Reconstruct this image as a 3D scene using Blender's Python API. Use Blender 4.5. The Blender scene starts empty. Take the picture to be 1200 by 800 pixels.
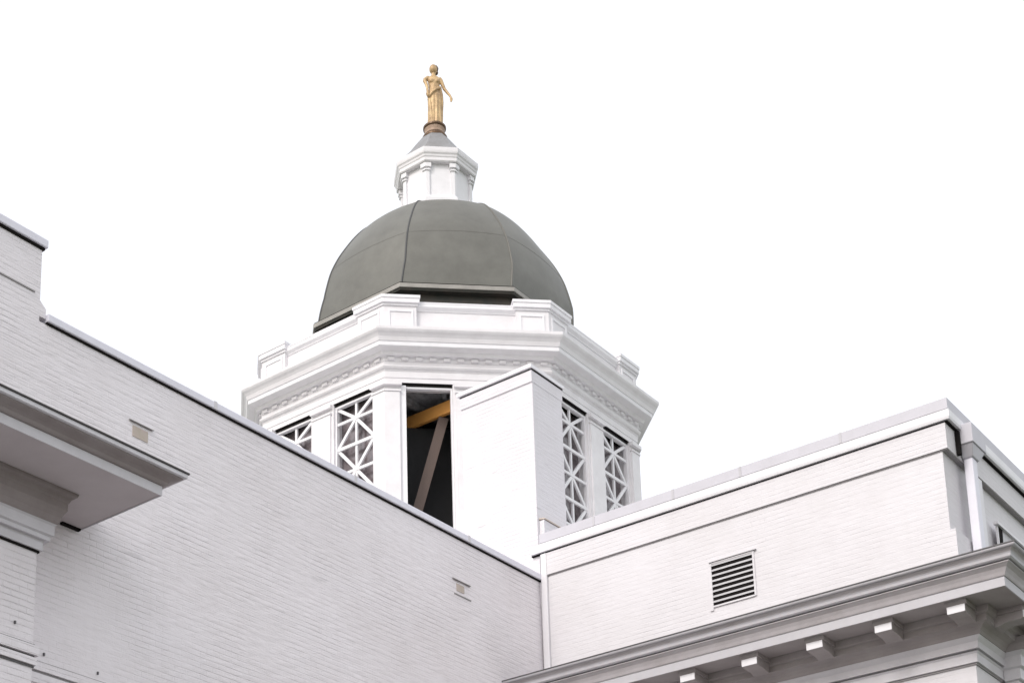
import bpy, bmesh, math, random
from mathutils import Vector, Matrix
random.seed(7)
PI = math.pi
scene = bpy.context.scene
C = scene.collection

# ------------------------------------------------------------------ camera
YAW, PITCH, ROLL = 0.7008188, 0.2470720, -0.0087924
Fv = Vector((math.cos(YAW)*math.cos(PITCH), math.sin(YAW)*math.cos(PITCH), math.sin(PITCH)))
R0 = Vector((math.sin(YAW), -math.cos(YAW), 0)); U0 = R0.cross(Fv)
Rv = math.cos(ROLL)*R0 + math.sin(ROLL)*U0
Uv = -math.sin(ROLL)*R0 + math.cos(ROLL)*U0
cd = bpy.data.cameras.new('camera'); cam = bpy.data.objects.new('camera', cd); C.objects.link(cam)
M3 = Matrix((Rv, Uv, -Fv)).transposed()
cam.matrix_world = Matrix.Translation((0, 0, 1.6)) @ M3.to_4x4()
cd.sensor_width = 36; cd.sensor_fit = 'HORIZONTAL'
cd.lens = 1929.96/1200*36
cd.shift_x = (600-428.03)/1200
cd.shift_y = (981.4-400)/1200
cd.clip_start = 0.1; cd.clip_end = 3000
scene.camera = cam

# ------------------------------------------------------------------ world and sun
SUN_AZ, SUN_EL = math.radians(181), math.radians(36)     # where the sun stands, from +x towards +y
w = bpy.data.worlds.new('World'); scene.world = w; w.use_nodes = True
nt = w.node_tree; nt.nodes.clear()
out = nt.nodes.new('ShaderNodeOutputWorld')
sky = nt.nodes.new('ShaderNodeTexSky'); sky.sky_type = 'NISHITA'; sky.sun_disc = False
sky.sun_elevation = SUN_EL; sky.sun_rotation = PI/2 - SUN_AZ
sky.dust_density = 4.0; sky.air_density = 1.0
b1 = nt.nodes.new('ShaderNodeBackground'); b1.inputs['Strength'].default_value = 0.05
nt.links.new(sky.outputs[0], b1.inputs['Color'])
# a closed white cloud deck in front of that sky, very slightly uneven
tc = nt.nodes.new('ShaderNodeTexCoord'); nz = nt.nodes.new('ShaderNodeTexNoise'); nz.inputs['Scale'].default_value = 2.5
nz.inputs['Detail'].default_value = 4
cr = nt.nodes.new('ShaderNodeValToRGB')
cr.color_ramp.elements[0].position = 0.3; cr.color_ramp.elements[0].color = (0.93, 0.93, 0.945, 1)
cr.color_ramp.elements[1].position = 0.7; cr.color_ramp.elements[1].color = (1, 0.995, 0.99, 1)
nt.links.new(tc.outputs['Generated'], nz.inputs['Vector']); nt.links.new(nz.outputs['Fac'], cr.inputs['Fac'])
b2 = nt.nodes.new('ShaderNodeBackground'); b2.inputs['Strength'].default_value = 0.92
nt.links.new(cr.outputs['Color'], b2.inputs['Color'])
ad = nt.nodes.new('ShaderNodeAddShader')
nt.links.new(b1.outputs[0], ad.inputs[0]); nt.links.new(b2.outputs[0], ad.inputs[1])
nt.links.new(ad.outputs[0], out.inputs['Surface'])
sl = bpy.data.lights.new('sun', 'SUN'); sl.energy = 1.2; sl.angle = math.radians(16); sl.color = (1, 0.975, 0.965)
so = bpy.data.objects.new('sun', sl); C.objects.link(so)
sd = Vector((math.cos(SUN_AZ)*math.cos(SUN_EL), math.sin(SUN_AZ)*math.cos(SUN_EL), math.sin(SUN_EL)))
so.rotation_euler = sd.to_track_quat('Z', 'Y').to_euler(); so.location = sd*100
vs = scene.view_settings
vs.view_transform = 'Standard'; vs.look = 'None'; vs.gamma = 1; vs.use_curve_mapping = False
vs.exposure = 0.2

# ------------------------------------------------------------------ materials
def mat(name, col, rough=0.6, metal=0.0, dirt=0.0, dirtcol=None, scale=2.0, bump=0.0, bscale=30, spec=0.5):
    m = bpy.data.materials.new(name); m.use_nodes = True
    n = m.node_tree; b = n.nodes['Principled BSDF']
    b.inputs['Roughness'].default_value = rough; b.inputs['Metallic'].default_value = metal
    b.inputs['Specular IOR Level'].default_value = spec
    b.inputs['Base Color'].default_value = (*col, 1)
    tcn = n.nodes.new('ShaderNodeTexCoord')
    if dirt:
        t = n.nodes.new('ShaderNodeTexNoise'); t.inputs['Scale'].default_value = scale; t.inputs['Detail'].default_value = 8
        t.inputs['Roughness'].default_value = 0.65
        r = n.nodes.new('ShaderNodeValToRGB'); r.color_ramp.elements[0].position = 0.38; r.color_ramp.elements[1].position = 0.72
        r.color_ramp.elements[0].color = (*col, 1)
        dc = dirtcol or tuple(c*0.6 for c in col)
        r.color_ramp.elements[1].color = tuple(a*(1-dirt)+c*dirt for a, c in zip(col, dc)) + (1,)
        n.links.new(tcn.outputs['Object'], t.inputs['Vector']); n.links.new(t.outputs['Fac'], r.inputs['Fac'])
        n.links.new(r.outputs['Color'], b.inputs['Base Color'])
    if bump:
        t2 = n.nodes.new('ShaderNodeTexNoise'); t2.inputs['Scale'].default_value = bscale; t2.inputs['Detail'].default_value = 5
        bp = n.nodes.new('ShaderNodeBump'); bp.inputs['Strength'].default_value = 1; bp.inputs['Distance'].default_value = bump
        n.links.new(tcn.outputs['Object'], t2.inputs['Vector']); n.links.new(t2.outputs['Fac'], bp.inputs['Height'])
        n.links.new(bp.outputs['Normal'], b.inputs['Normal'])
    return m

def brick_mat(name, col, relief=0.010, soften=0.5, joint=.3, chips=0):
    """painted brick: courses from the brick texture in metre UVs, thick uneven paint over them"""
    m = bpy.data.materials.new(name); m.use_nodes = True
    n = m.node_tree; L = n.links; b = n.nodes['Principled BSDF']
    b.inputs['Roughness'].default_value = 0.55; b.inputs['Specular IOR Level'].default_value = 0.35
    uv = n.nodes.new('ShaderNodeUVMap')
    # warp so the courses are not ruler straight
    wz = n.nodes.new('ShaderNodeTexNoise'); wz.inputs['Scale'].default_value = 2.1; wz.inputs['Detail'].default_value = 3
    L.new(uv.outputs[0], wz.inputs['Vector'])
    sub = n.nodes.new('ShaderNodeVectorMath'); sub.operation = 'SUBTRACT'; sub.inputs[1].default_value = (.5, .5, .5)
    L.new(wz.outputs['Color'], sub.inputs[0])
    sc = n.nodes.new('ShaderNodeVectorMath'); sc.operation = 'SCALE'; sc.inputs['Scale'].default_value = 0.022
    L.new(sub.outputs[0], sc.inputs[0])
    add = n.nodes.new('ShaderNodeVectorMath'); add.operation = 'ADD'
    L.new(uv.outputs[0], add.inputs[0]); L.new(sc.outputs[0], add.inputs[1])
    br = n.nodes.new('ShaderNodeTexBrick'); br.inputs['Scale'].default_value = 1
    br.inputs['Brick Width'].default_value = 0.215; br.inputs['Row Height'].default_value = 0.074
    br.inputs['Mortar Size'].default_value = 0.0085; br.inputs['Mortar Smooth'].default_value = 1.0
    br.inputs['Color1'].default_value = (1, 1, 1, 1); br.inputs['Color2'].default_value = (.55, .55, .55, 1); br.inputs['Mortar'].default_value = (0, 0, 0, 1)
    L.new(add.outputs[0], br.inputs['Vector'])
    b2 = n.nodes.new('ShaderNodeTexBrick'); b2.inputs['Scale'].default_value = 1     # bed joints only
    b2.inputs['Brick Width'].default_value = 60; b2.inputs['Row Height'].default_value = 0.074
    b2.inputs['Mortar Size'].default_value = 0.012; b2.inputs['Mortar Smooth'].default_value = 1.0
    b2.inputs['Color1'].default_value = (1, 1, 1, 1); b2.inputs['Color2'].default_value = (1, 1, 1, 1); b2.inputs['Mortar'].default_value = (0, 0, 0, 1)
    L.new(add.outputs[0], b2.inputs['Vector'])
    mh = n.nodes.new('ShaderNodeMix'); mh.data_type = 'RGBA'; mh.inputs['Factor'].default_value = .30
    L.new(br.outputs['Color'], mh.inputs['A']); L.new(b2.outputs['Color'], mh.inputs['B'])
    # where paint fills the joints
    pn = n.nodes.new('ShaderNodeTexNoise'); pn.inputs['Scale'].default_value = 0.9; pn.inputs['Detail'].default_value = 6; pn.inputs['Roughness'].default_value = .6
    L.new(uv.outputs[0], pn.inputs['Vector'])
    mr = n.nodes.new('ShaderNodeMapRange'); mr.inputs['From Min'].default_value = .35; mr.inputs['From Max'].default_value = .65
    mr.inputs['To Min'].default_value = 1 - soften; mr.inputs['To Max'].default_value = 1.0
    L.new(pn.outputs['Fac'], mr.inputs['Value'])
    # single bricks that stand out or sit back: noise stretched along the courses
    mp = n.nodes.new('ShaderNodeMapping'); mp.inputs['Scale'].default_value = (3.6, 13.5, 1)
    L.new(add.outputs[0], mp.inputs['Vector'])
    rn = n.nodes.new('ShaderNodeTexNoise'); rn.inputs['Scale'].default_value = 1; rn.inputs['Detail'].default_value = 3
    L.new(mp.outputs[0], rn.inputs['Vector'])
    inv = n.nodes.new('ShaderNodeMath'); inv.operation = 'MULTIPLY'
    L.new(mh.outputs['Result'], inv.inputs[0]); L.new(mr.outputs[0], inv.inputs[1])
    h = n.nodes.new('ShaderNodeMath'); h.operation = 'MULTIPLY_ADD'; h.inputs[1].default_value = 1.5
    L.new(rn.outputs['Fac'], h.inputs[0]); L.new(inv.outputs[0], h.inputs[2])
    fn = n.nodes.new('ShaderNodeTexNoise'); fn.inputs['Scale'].default_value = 45; fn.inputs['Detail'].default_value = 4
    L.new(uv.outputs[0], fn.inputs['Vector'])
    h2 = n.nodes.new('ShaderNodeMath'); h2.operation = 'MULTIPLY_ADD'; h2.inputs[1].default_value = .35
    L.new(fn.outputs['Fac'], h2.inputs[0]); L.new(h.outputs[0], h2.inputs[2])
    bp = n.nodes.new('ShaderNodeBump'); bp.inputs['Strength'].default_value = 1; bp.inputs['Distance'].default_value = relief
    L.new(h2.outputs[0], bp.inputs['Height']); L.new(bp.outputs['Normal'], b.inputs['Normal'])
    # colour: paint, a little grime held in the joints, broad weather stains
    st = n.nodes.new('ShaderNodeTexNoise'); st.inputs['Scale'].default_value = .55; st.inputs['Detail'].default_value = 9; st.inputs['Roughness'].default_value = .7
    L.new(uv.outputs[0], st.inputs['Vector'])
    r1 = n.nodes.new('ShaderNodeValToRGB'); r1.color_ramp.elements[0].position = .4; r1.color_ramp.elements[1].position = .75
    r1.color_ramp.elements[0].color = (*col, 1); r1.color_ramp.elements[1].color = (col[0]*.91, col[1]*.90, col[2]*.89, 1)
    L.new(st.outputs['Fac'], r1.inputs['Fac'])
    mx = n.nodes.new('ShaderNodeMix'); mx.data_type = 'RGBA'; mx.blend_type = 'MULTIPLY'
    mm = n.nodes.new('ShaderNodeMath'); mm.operation = 'MULTIPLY'
    L.new(b2.outputs['Fac'], mm.inputs[0]); L.new(mr.outputs[0], mm.inputs[1])
    mm2 = n.nodes.new('ShaderNodeMath'); mm2.operation = 'MULTIPLY'; mm2.inputs[1].default_value = joint
    L.new(mm.outputs[0], mm2.inputs[0])
    L.new(mm2.outputs[0], mx.inputs['Factor']); L.new(r1.outputs['Color'], mx.inputs['A']); mx.inputs['B'].default_value = (.62, .60, .60, 1)
    smp = n.nodes.new('ShaderNodeMapping'); smp.inputs['Scale'].default_value = (5.5, .45, 1)
    L.new(uv.outputs[0], smp.inputs['Vector'])
    sn = n.nodes.new('ShaderNodeTexNoise'); sn.inputs['Scale'].default_value = 1; sn.inputs['Detail'].default_value = 6; L.new(smp.outputs[0], sn.inputs['Vector'])
    sr = n.nodes.new('ShaderNodeMapRange'); sr.inputs['From Min'].default_value = .52; sr.inputs['From Max'].default_value = .78; sr.inputs['To Max'].default_value = .16
    L.new(sn.outputs['Fac'], sr.inputs['Value'])
    sx = n.nodes.new('ShaderNodeMix'); sx.data_type = 'RGBA'; sx.blend_type = 'MULTIPLY'; L.new(sr.outputs[0], sx.inputs['Factor'])
    L.new(mx.outputs['Result'], sx.inputs['A']); sx.inputs['B'].default_value = (.84, .82, .81, 1)
    last = sx.outputs['Result']
    if chips:      # knocked bricks where the paint has come away, a few course-shaped spots
        cm = n.nodes.new('ShaderNodeMapping'); cm.inputs['Scale'].default_value = (1.5, 6.5, 1); cm.inputs['Location'].default_value = (3.1, 1.7, 0)
        L.new(uv.outputs[0], cm.inputs['Vector'])
        cn = n.nodes.new('ShaderNodeTexNoise'); cn.inputs['Scale'].default_value = 1; cn.inputs['Detail'].default_value = 5; L.new(cm.outputs[0], cn.inputs['Vector'])
        cr_ = n.nodes.new('ShaderNodeMapRange'); cr_.inputs['From Min'].default_value = .66; cr_.inputs['From Max'].default_value = .72; cr_.inputs['To Max'].default_value = chips
        L.new(cn.outputs['Fac'], cr_.inputs['Value'])
        cx = n.nodes.new('ShaderNodeMix'); cx.data_type = 'RGBA'; L.new(cr_.outputs[0], cx.inputs['Factor'])
        L.new(last, cx.inputs['A']); cx.inputs['B'].default_value = (.42, .40, .41, 1); last = cx.outputs['Result']
    L.new(last, b.inputs['Base Color'])
    return m

BRICK = brick_mat('painted brick', (.845, .808, .838), relief=.0080, soften=.97, joint=.13, chips=.22)
BRICKB = brick_mat('painted brick smooth coat', (.71, .693, .72), relief=.0040, soften=.95, joint=.07)
BRICKC = brick_mat('painted chimney brick', (.70, .685, .715), relief=.006, soften=.95, joint=.10, chips=.6)
TRIM = mat('white trim paint', (.77, .755, .79), .45, dirt=.35, dirtcol=(.62, .60, .60), scale=1.6, bump=.002, bscale=12)
TOWERW = mat('tower white paint', (.79, .775, .80), .5, dirt=.4, dirtcol=(.60, .57, .59), scale=2.2, bump=.002, bscale=10)
FROST = mat('fresh white paint', (.82, .81, .84), .45, dirt=.2, scale=3)
CORN = mat('weathered cornice paint', (.48, .455, .47), .6, dirt=.6, dirtcol=(.33, .30, .30), scale=2.6, bump=.003, bscale=14)
CORNL = mat('shade darkened brown cornice paint', (.34, .30, .30), .65, dirt=.7, dirtcol=(.23, .19, .185), scale=2.2, bump=.003, bscale=14)  # brown deepened: shade on the left cornice is put into the colour
FASCR = mat('sunlit greyed fascia paint', (.53, .52, .55), .5, dirt=.5, dirtcol=(.42, .41, .43), scale=3.5)
FASC = mat('pale cornice fascia paint', (.68, .665, .70), .5, dirt=.4, dirtcol=(.46, .44, .45), scale=2.5)
SOFF = mat('shade greyed soffit paint', (.37, .34, .34), .65, dirt=.5, dirtcol=(.23, .195, .19), scale=1.5, bump=.002, bscale=9)  # colour lowered to carry the shade under the cornice
SOFFL = mat('shaded pink grey soffit paint', (.57, .52, .53), .65, dirt=.5, dirtcol=(.45, .40, .41), scale=1.5, bump=.002, bscale=9)  # colour holds part of the shade on the left soffit
CAPR = mat('pale grey roof edge metal', (.56, .55, .60), .45, dirt=.5, dirtcol=(.48, .47, .5), scale=3)
CAPM = mat('grey white coping metal', (.78, .77, .85), .4, metal=.0, dirt=.3, dirtcol=(.6, .59, .64), scale=3.5, bump=.002, bscale=6)
SEAMSHADE = mat('black seam and shade', (.015, .013, .013), .9, spec=.08)  # for dark seams, and for strips that stand in for shadow
JOINT = mat('grey shadowed joint', (.30, .285, .29), .7)
DARKM = mat('dark flashing', (.10, .095, .10), .5)
DARKG = mat('weathered roof edge', (.07, .065, .065), .8)
DOME = mat('grey green sheet copper', (.165, .163, .145), .46, metal=.3, dirt=.8, dirtcol=(.115, .112, .10), scale=1.3, bump=.006, bscale=3)
DOMED = mat('sheet copper standing seam', (.145, .14, .125), .5, metal=.2)
RIBM = mat('dark dome rib metal', (.075, .075, .075), .5, metal=.3)
RIMM = mat('dome rim metal', (.36, .345, .32), .5, dirt=.6, scale=3)
DRUM = mat('shade dark drum metal', (.022, .026, .022), .6, dirt=.5, dirtcol=(.09, .06, .045), scale=2)  # dark green metal, deepened with the shadow below the dome rim
LROOF = mat('grey lantern roof metal', (.28, .28, .29), .5, metal=.2, dirt=.6, dirtcol=(.16, .155, .15), scale=5)
GLASS = mat('dark old glass', (.11, .09, .095), .15, spec=.9, dirt=.9, dirtcol=(.34, .30, .32), scale=2.5)
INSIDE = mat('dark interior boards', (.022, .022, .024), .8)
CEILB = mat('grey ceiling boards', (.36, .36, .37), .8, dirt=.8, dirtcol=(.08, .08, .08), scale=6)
WOODO = mat('orange new timber', (.70, .33, .08), .6, dirt=.5, dirtcol=(.6, .27, .07), scale=7)
WOODB = mat('brown old timber', (.13, .095, .082), .8, dirt=.7, dirtcol=(.12, .09, .08), scale=5, bump=.004, bscale=20)
TAN = mat('tan unpainted plate', (.50, .44, .37), .7, dirt=.9, dirtcol=(.58, .48, .46), scale=11)
GOLD = mat('weathered gilding', (.66, .47, .25), .48, metal=.2, dirt=.95, dirtcol=(.28, .17, .09), scale=3.2, bump=.006, bscale=14)
OLDG = mat('dull pink bronze', (.42, .30, .22), .6, metal=.1, dirt=.8, dirtcol=(.22, .14, .10), scale=4)
BRONZE = mat('dark bronze', (.16, .095, .055), .45, metal=.6, dirt=.6, dirtcol=(.06, .045, .035), scale=6)
LOUV = mat('grey louvre paint', (.56, .55, .57), .5, dirt=.3, scale=6)
ROOFM = mat('bounce white roof membrane', (.62, .61, .62), .9, dirt=.5, scale=.6)  # unseen roofs, made white to bounce light up the tower
GRASS = mat('lawn', (.05, .085, .025), .9, dirt=.8, dirtcol=(.10, .10, .05), scale=.5, bump=.03, bscale=9)
PAVE = mat('concrete paving', (.17, .165, .16), .85, dirt=.6, dirtcol=(.12, .115, .11), scale=.8, bump=.003, bscale=25)

# ------------------------------------------------------------------ helpers
def tag(o, label=None, cat=None, group=None, kind=None):
    if label: o['label'] = label
    if cat: o['category'] = cat
    if group: o['group'] = group
    if kind: o['kind'] = kind
    return o
def thing(name, label, cat, loc, group=None):
    o = bpy.data.objects.new(name, None); C.objects.link(o); o.location = loc
    o.empty_display_size = .3
    return tag(o, label, cat, group)

class MB:
    def __init__(s): s.v = []; s.f = []
    def add(s, vs, fs):
        k = len(s.v); s.v += [tuple(p) for p in vs]; s.f += [tuple(i+k for i in f) for f in fs]; return s
    def hexa(s, p):      # 8 points: bottom 4 (ccw), top 4
        return s.add(p, [(3, 2, 1, 0), (4, 5, 6, 7), (0, 1, 5, 4), (1, 2, 6, 5), (2, 3, 7, 6), (3, 0, 4, 7)])
    def box(s, x0, x1, y0, y1, z0, z1):
        return s.hexa([(x0, y0, z0), (x1, y0, z0), (x1, y1, z0), (x0, y1, z0), (x0, y0, z1), (x1, y0, z1), (x1, y1, z1), (x0, y1, z1)])
    def bar(s, a, b, wd, dp, up):   # square bar from a to b; wd across (perp to up), dp along up
        a, b, up = Vector(a), Vector(b), Vector(up).normalized(); d = (b-a).normalized(); r = d.cross(up).normalized(); u = r.cross(d)
        q = []
        for P in (a, b):
            q += [P - r*wd/2 - u*dp/2, P + r*wd/2 - u*dp/2, P + r*wd/2 + u*dp/2, P - r*wd/2 + u*dp/2]
        return s.hexa(q)
    def prism(s, plan, z0, z1):     # plan ccw polygon
        n = len(plan)
        return s.add([(x, y, z0) for x, y in plan] + [(x, y, z1) for x, y in plan],
                     [tuple(reversed(range(n))), tuple(range(n, 2*n))] + [(i, (i+1) % n, n+(i+1) % n, n+i) for i in range(n)])
    def sweep(s, path, prof, caps=True):
        """path: plan polyline, outward = right-hand side of travel; prof: closed polygon of (outset, z)"""
        n = len(path); m = len(prof); rings = []
        for i, (x, y) in enumerate(path):
            ns = []
            for j in (i-1, i):
                if 0 <= j < n-1:
                    dx, dy = path[j+1][0]-path[j][0], path[j+1][1]-path[j][1]; l = math.hypot(dx, dy); ns.append((dy/l, -dx/l))
            if len(ns) == 2:
                bx, by = ns[0][0]+ns[1][0], ns[0][1]+ns[1][1]; k = 2/(bx*bx+by*by); off = (bx*k, by*k)
            else: off = ns[0]
            rings.append([(x+off[0]*o, y+off[1]*o, z) for o, z in prof])
        vs = [p for r in rings for p in r]
        fs = [(i*m+j, i*m+(j+1) % m, (i+1)*m+(j+1) % m, (i+1)*m+j) for i in range(n-1) for j in range(m)]
        if caps: fs += [tuple(range(m)), tuple((n-1)*m+j for j in reversed(range(m)))]
        return s.add(vs, fs)
    def build(s, name, m, parent=None, smooth=False, bevel=0):
        me = bpy.data.meshes.new(name)
        off = Vector((0, 0, 0)); p = parent
        if p is not None:
            while p.parent is not None: p = p.parent
            off = p.location
        me.from_pydata([tuple(Vector(v)-off) for v in s.v], [], s.f); me.materials.append(m)
        bm = bmesh.new(); bm.from_mesh(me)
        bmesh.ops.recalc_face_normals(bm, faces=bm.faces)
        uv = bm.loops.layers.uv.new('UVMap')
        for f in bm.faces:
            nn = f.normal
            if abs(nn.z) > .75:
                for l in f.loops: l[uv].uv = (l.vert.co.x, l.vert.co.y)
            else:
                t = Vector((-nn.y, nn.x)); t.normalize()
                for l in f.loops: l[uv].uv = (l.vert.co.x*t.x + l.vert.co.y*t.y, l.vert.co.z)
            if smooth: f.smooth = True
        bm.to_mesh(me); bm.free()
        o = bpy.data.objects.new(name, me); C.objects.link(o)
        if parent is not None: o.parent = parent
        if bevel:
            bv = o.modifiers.new('bevel', 'BEVEL'); bv.width = bevel; bv.segments = 2; bv.limit_method = 'ANGLE'; bv.angle_limit = math.radians(40)
        return o

# ------------------------------------------------------------------ ground
XB, YA = 21.104, 14.0
m = MB().add([(-900, -900, 0), (1000, -900, 0), (1000, 1000, 0), (-900, 1000, 0)], [(0, 1, 2, 3)])
tag(m.build('ground', GRASS), 'mown grass ground round the courthouse', 'lawn', kind='structure')
m = MB().add([(-30, -30, .004), (21.0, -30, .004), (21.0, 13.6, .004), (-30, 13.6, .004)], [(0, 1, 2, 3)])
tag(m.build('path', PAVE), 'pale concrete paving in the courtyard between the two wings', 'paving', kind='structure')

# ------------------------------------------------------------------ shaded brick wing (runs along x)
LW = thing('brick_wing', 'long shaded white brick wing on the left with a boxed cornice and raised parapet end', 'building', (10, YA, 0))
m = MB().box(0, XB-.01, YA, YA+.36, 0, 12.232)
m.box(0, 10.745, YA, YA+.36, 12.232, 13.17)
m.add([(10.745, YA, 12.30), (10.84, YA, 12.30), (10.84, YA+.36, 12.30), (10.745, YA+.36, 12.30),
       (10.745, YA, 12.505), (10.84, YA, 12.425), (10.84, YA+.36, 12.425), (10.745, YA+.36, 12.505)],
      [(3, 2, 1, 0), (4, 5, 6, 7), (0, 1, 5, 4), (1, 2, 6, 5), (2, 3, 7, 6), (3, 0, 4, 7)])
m.box(0.01, 20.9, YA+.36, 26, 0, 11.9)
m.build('wall', BRICK, LW)
m = MB().box(10.845, XB-.012, YA-.045, YA+.42, 12.258, 12.362); m.build('coping', CAPM, LW, bevel=.012)
m = MB().box(10.845, XB-.012, YA-.018, YA+.38, 12.232, 12.258); m.build('coping_shade_seam', SEAMSHADE, LW)  # black strip stands in for the shadow under the coping overhang
m = MB().box(-.02, 10.80, YA-.05, YA+.42, 13.20, 13.31); o = m.build('coping', CAPM, LW, bevel=.012); o['label'] = 'coping of the raised parapet step'
m = MB().box(0, 10.77, YA-.022, YA+.38, 13.17, 13.20); m.build('coping_shade_seam', SEAMSHADE, LW)
m = MB().box(0, 10.66, YA-.012, YA+.05, 12.567, 12.585); m.build('flashing_strip', JOINT, LW)
# belt course low on the wall, stepped back over the brick
m = MB()
m.box(10.60, XB-.3, YA-.035, YA+.01, 7.945, 8.045); m.box(10.62, XB-.3, YA-.022, YA+.01, 7.80, 7.915)
m.build('belt_course', BRICK, LW)
m = MB(); m.box(10.60, XB-.3, YA-.012, YA+.02, 7.918, 7.942); m.box(10.60, XB-.3, YA-.012, YA+.02, 8.047, 8.062)
m.build('belt_joint', JOINT, LW)
for xj in (13.6, 16.4, 19.1):      # laps of the coping sheets
    MB().box(xj-.03, xj+.03, YA-.049, YA-.044, 12.256, 12.365).build('coping_lap', FASC, LW)
MB().box(9.3-.03, 9.3+.03, YA-.054, YA-.049, 13.198, 13.313).build('coping_lap', FASC, LW)
# projecting pavilion with the cornice
BX, BY = 10.54, 13.59
pav = [(0.0, BY), (BX, BY), (BX, YA+.02)]
m = MB().prism([(0, BY), (BX, BY), (BX, YA+.05), (0, YA+.05)], 0, 9.115); m.build('pavilion_wall', BRICK, LW)
m = MB()
m.sweep(pav, [(-.1, 9.135), (.045, 9.135), (.045, 9.235), (.055, 9.25), (-.1, 9.25)])
m.build('architrave', FASC, LW)
m = MB().sweep(pav, [(-.1, 9.112), (.02, 9.112), (.02, 9.138), (-.1, 9.138)]); m.build('architrave_joint', SEAMSHADE, LW)
m = MB()
m.sweep(pav, [(-.1, 9.252), (.10, 9.252), (.10, 9.30), (.13, 9.315), (.13, 9.43), (.15, 9.45), (-.1, 9.45)])
m.build('architrave', FASC, LW)
m = MB()
m.sweep(pav, [(-.1, 9.452), (.15, 9.452), (.165, 9.48), (.175, 9.53), (.20, 9.58), (.225, 9.62), (.225, 9.70), (.24, 9.72), (.255, 9.76), (.30, 9.785), (.31, 9.818), (-.1, 9.818)])
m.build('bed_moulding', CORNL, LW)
MB().box(11.17, 11.44, YA-.05, YA-.003, 9.795, 9.821).build('gap_shadow', SEAMSHADE, LW)  # black strip painting the shadow in the gap between soffit and wall
cor = [(0.0, 12.59), (11.46, 12.59), (11.46, YA-.002)]
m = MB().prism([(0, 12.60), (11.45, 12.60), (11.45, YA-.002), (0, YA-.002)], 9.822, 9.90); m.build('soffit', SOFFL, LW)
m = MB().sweep(cor, [(-.012, 9.812), (0, 9.812), (0, 9.925), (-.012, 9.925)]); m.build('fascia', FASC, LW)
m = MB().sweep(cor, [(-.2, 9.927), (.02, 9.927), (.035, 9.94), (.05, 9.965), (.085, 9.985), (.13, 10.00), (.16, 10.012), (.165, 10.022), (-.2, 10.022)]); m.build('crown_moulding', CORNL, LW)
m = MB().sweep(cor, [(-.3, 10.024), (.185, 10.024), (.20, 10.03), (.20, 10.075), (-.3, 10.10)]); m.build('crown_lip', FASC, LW)
m = MB().sweep(cor, [(-1.2, 10.30), (-.3, 10.105), (.215, 10.077), (.215, 10.095), (-.3, 10.125), (-1.2, 10.32)], caps=False); m.build('roof_flashing', DARKG, LW)
m = MB()
for z0, z1, o_ in ((7.91, 8.02, .05), (7.80, 7.885, .035)):
    m.sweep(pav, [(-.05, z0), (o_, z0), (o_, z1), (-.05, z1)])
m.build('pavilion_belt_course', BRICK, LW)
m = MB()
for z0 in (7.888, 8.022, 7.775): m.sweep(pav, [(-.05, z0), (.015, z0), (.015, z0+.02), (-.05, z0+.02)])
m.build('pavilion_belt_joint', DARKM, LW)
# small plates let into the brick, and nails
def plate(x0, x1, z0, z1, hood, mt):
    f = MB().box(x0, x1, YA-.008, YA+.02, z0, z1).build('vent_plate', mt, LW)
    MB().add([(hood[0], YA-.03, hood[2]), (hood[1], YA-.03, hood[2]), (hood[1], YA+.01, hood[2]+.02), (hood[0], YA+.01, hood[2]+.02),
              (hood[0], YA-.03, hood[2]+.010), (hood[1], YA-.03, hood[2]+.010), (hood[1], YA+.01, hood[2]+.03), (hood[0], YA+.01, hood[2]+.03)],
             [(3, 2, 1, 0), (4, 5, 6, 7), (0, 1, 5, 4), (1, 2, 6, 5), (2, 3, 7, 6), (3, 0, 4, 7)]).build('hood', JOINT, f)
    return f
plate(12.23, 12.48, 11.345, 11.49, (12.17, 12.56, 11.53), TAN)['label'] = 'tan plate above the left cornice'
plate(18.80, 18.99, 11.375, 11.49, (18.70, 19.14, 11.535), TAN)['label'] = 'smaller stained plate near the corner'
m = MB().box(18.74, 19.16, YA-.012, YA+.01, 11.305, 11.32); m.build('sill_strip', JOINT, LW)
for x, y, z in ((11.01, YA, 8.16), (11.80, YA, 8.15), (10.28, BY, 8.22)):
    MB().box(x-.009, x+.009, y-.02, y+.01, z-.017, z+.017).build('wall_pin', DARKM, LW)

# ------------------------------------------------------------------ sunlit brick wing (wall along y)
RW = thing('brick_wing', 'bright white brick wing on the right with a louvred vent above a deep bracketed cornice', 'building', (22, 10, 0))
XE = 36.0
YT = YA+.13       # end of this parapet behind the shaded wing
m = MB()
m.prism([(XB, 7.285), (XE, 7.285), (XE, YA-.005), (XB, YA-.005)], 11.13, 12.305)
m.prism([(XB, 7.212), (XE, 7.212), (XE, YA-.005), (XB, YA-.005)], 9.9, 11.13)
m.prism([(XB+.003, YA-.005), (XB+.3, YA-.005), (XB+.3, YT), (XB+.003, YT)], 12.36, 12.705)
wallR = m.build('wall', BRICKB, RW)
m = MB().prism([(XB-.035, 7.20), (XE, 7.20), (XE, YA-.13), (XB-.035, YA-.13)], 12.318, 12.70)
m.build('corbel_band', BRICKB, RW)
m = MB().sweep([(XB, YA-.13), (XB, 7.235), (XE, 7.235)][::1], [(-.1, 12.303), (.018, 12.303), (.018, 12.320), (-.1, 12.320)]); m.build('corbel_shade', JOINT, RW)  # grey strip paints the shade line under the projecting band
ring = [(XB, YT), (XB, 7.20), (XE, 7.20)]      # outward = right of travel: travelling -y, right is -x
m = MB().sweep(ring, [(-.5, 12.702), (.035, 12.702), (.035, 12.722), (-.5, 12.722)]); m.build('coping_shade_seam', SEAMSHADE, RW)  # black strip in place of the shadow below this coping
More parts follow.
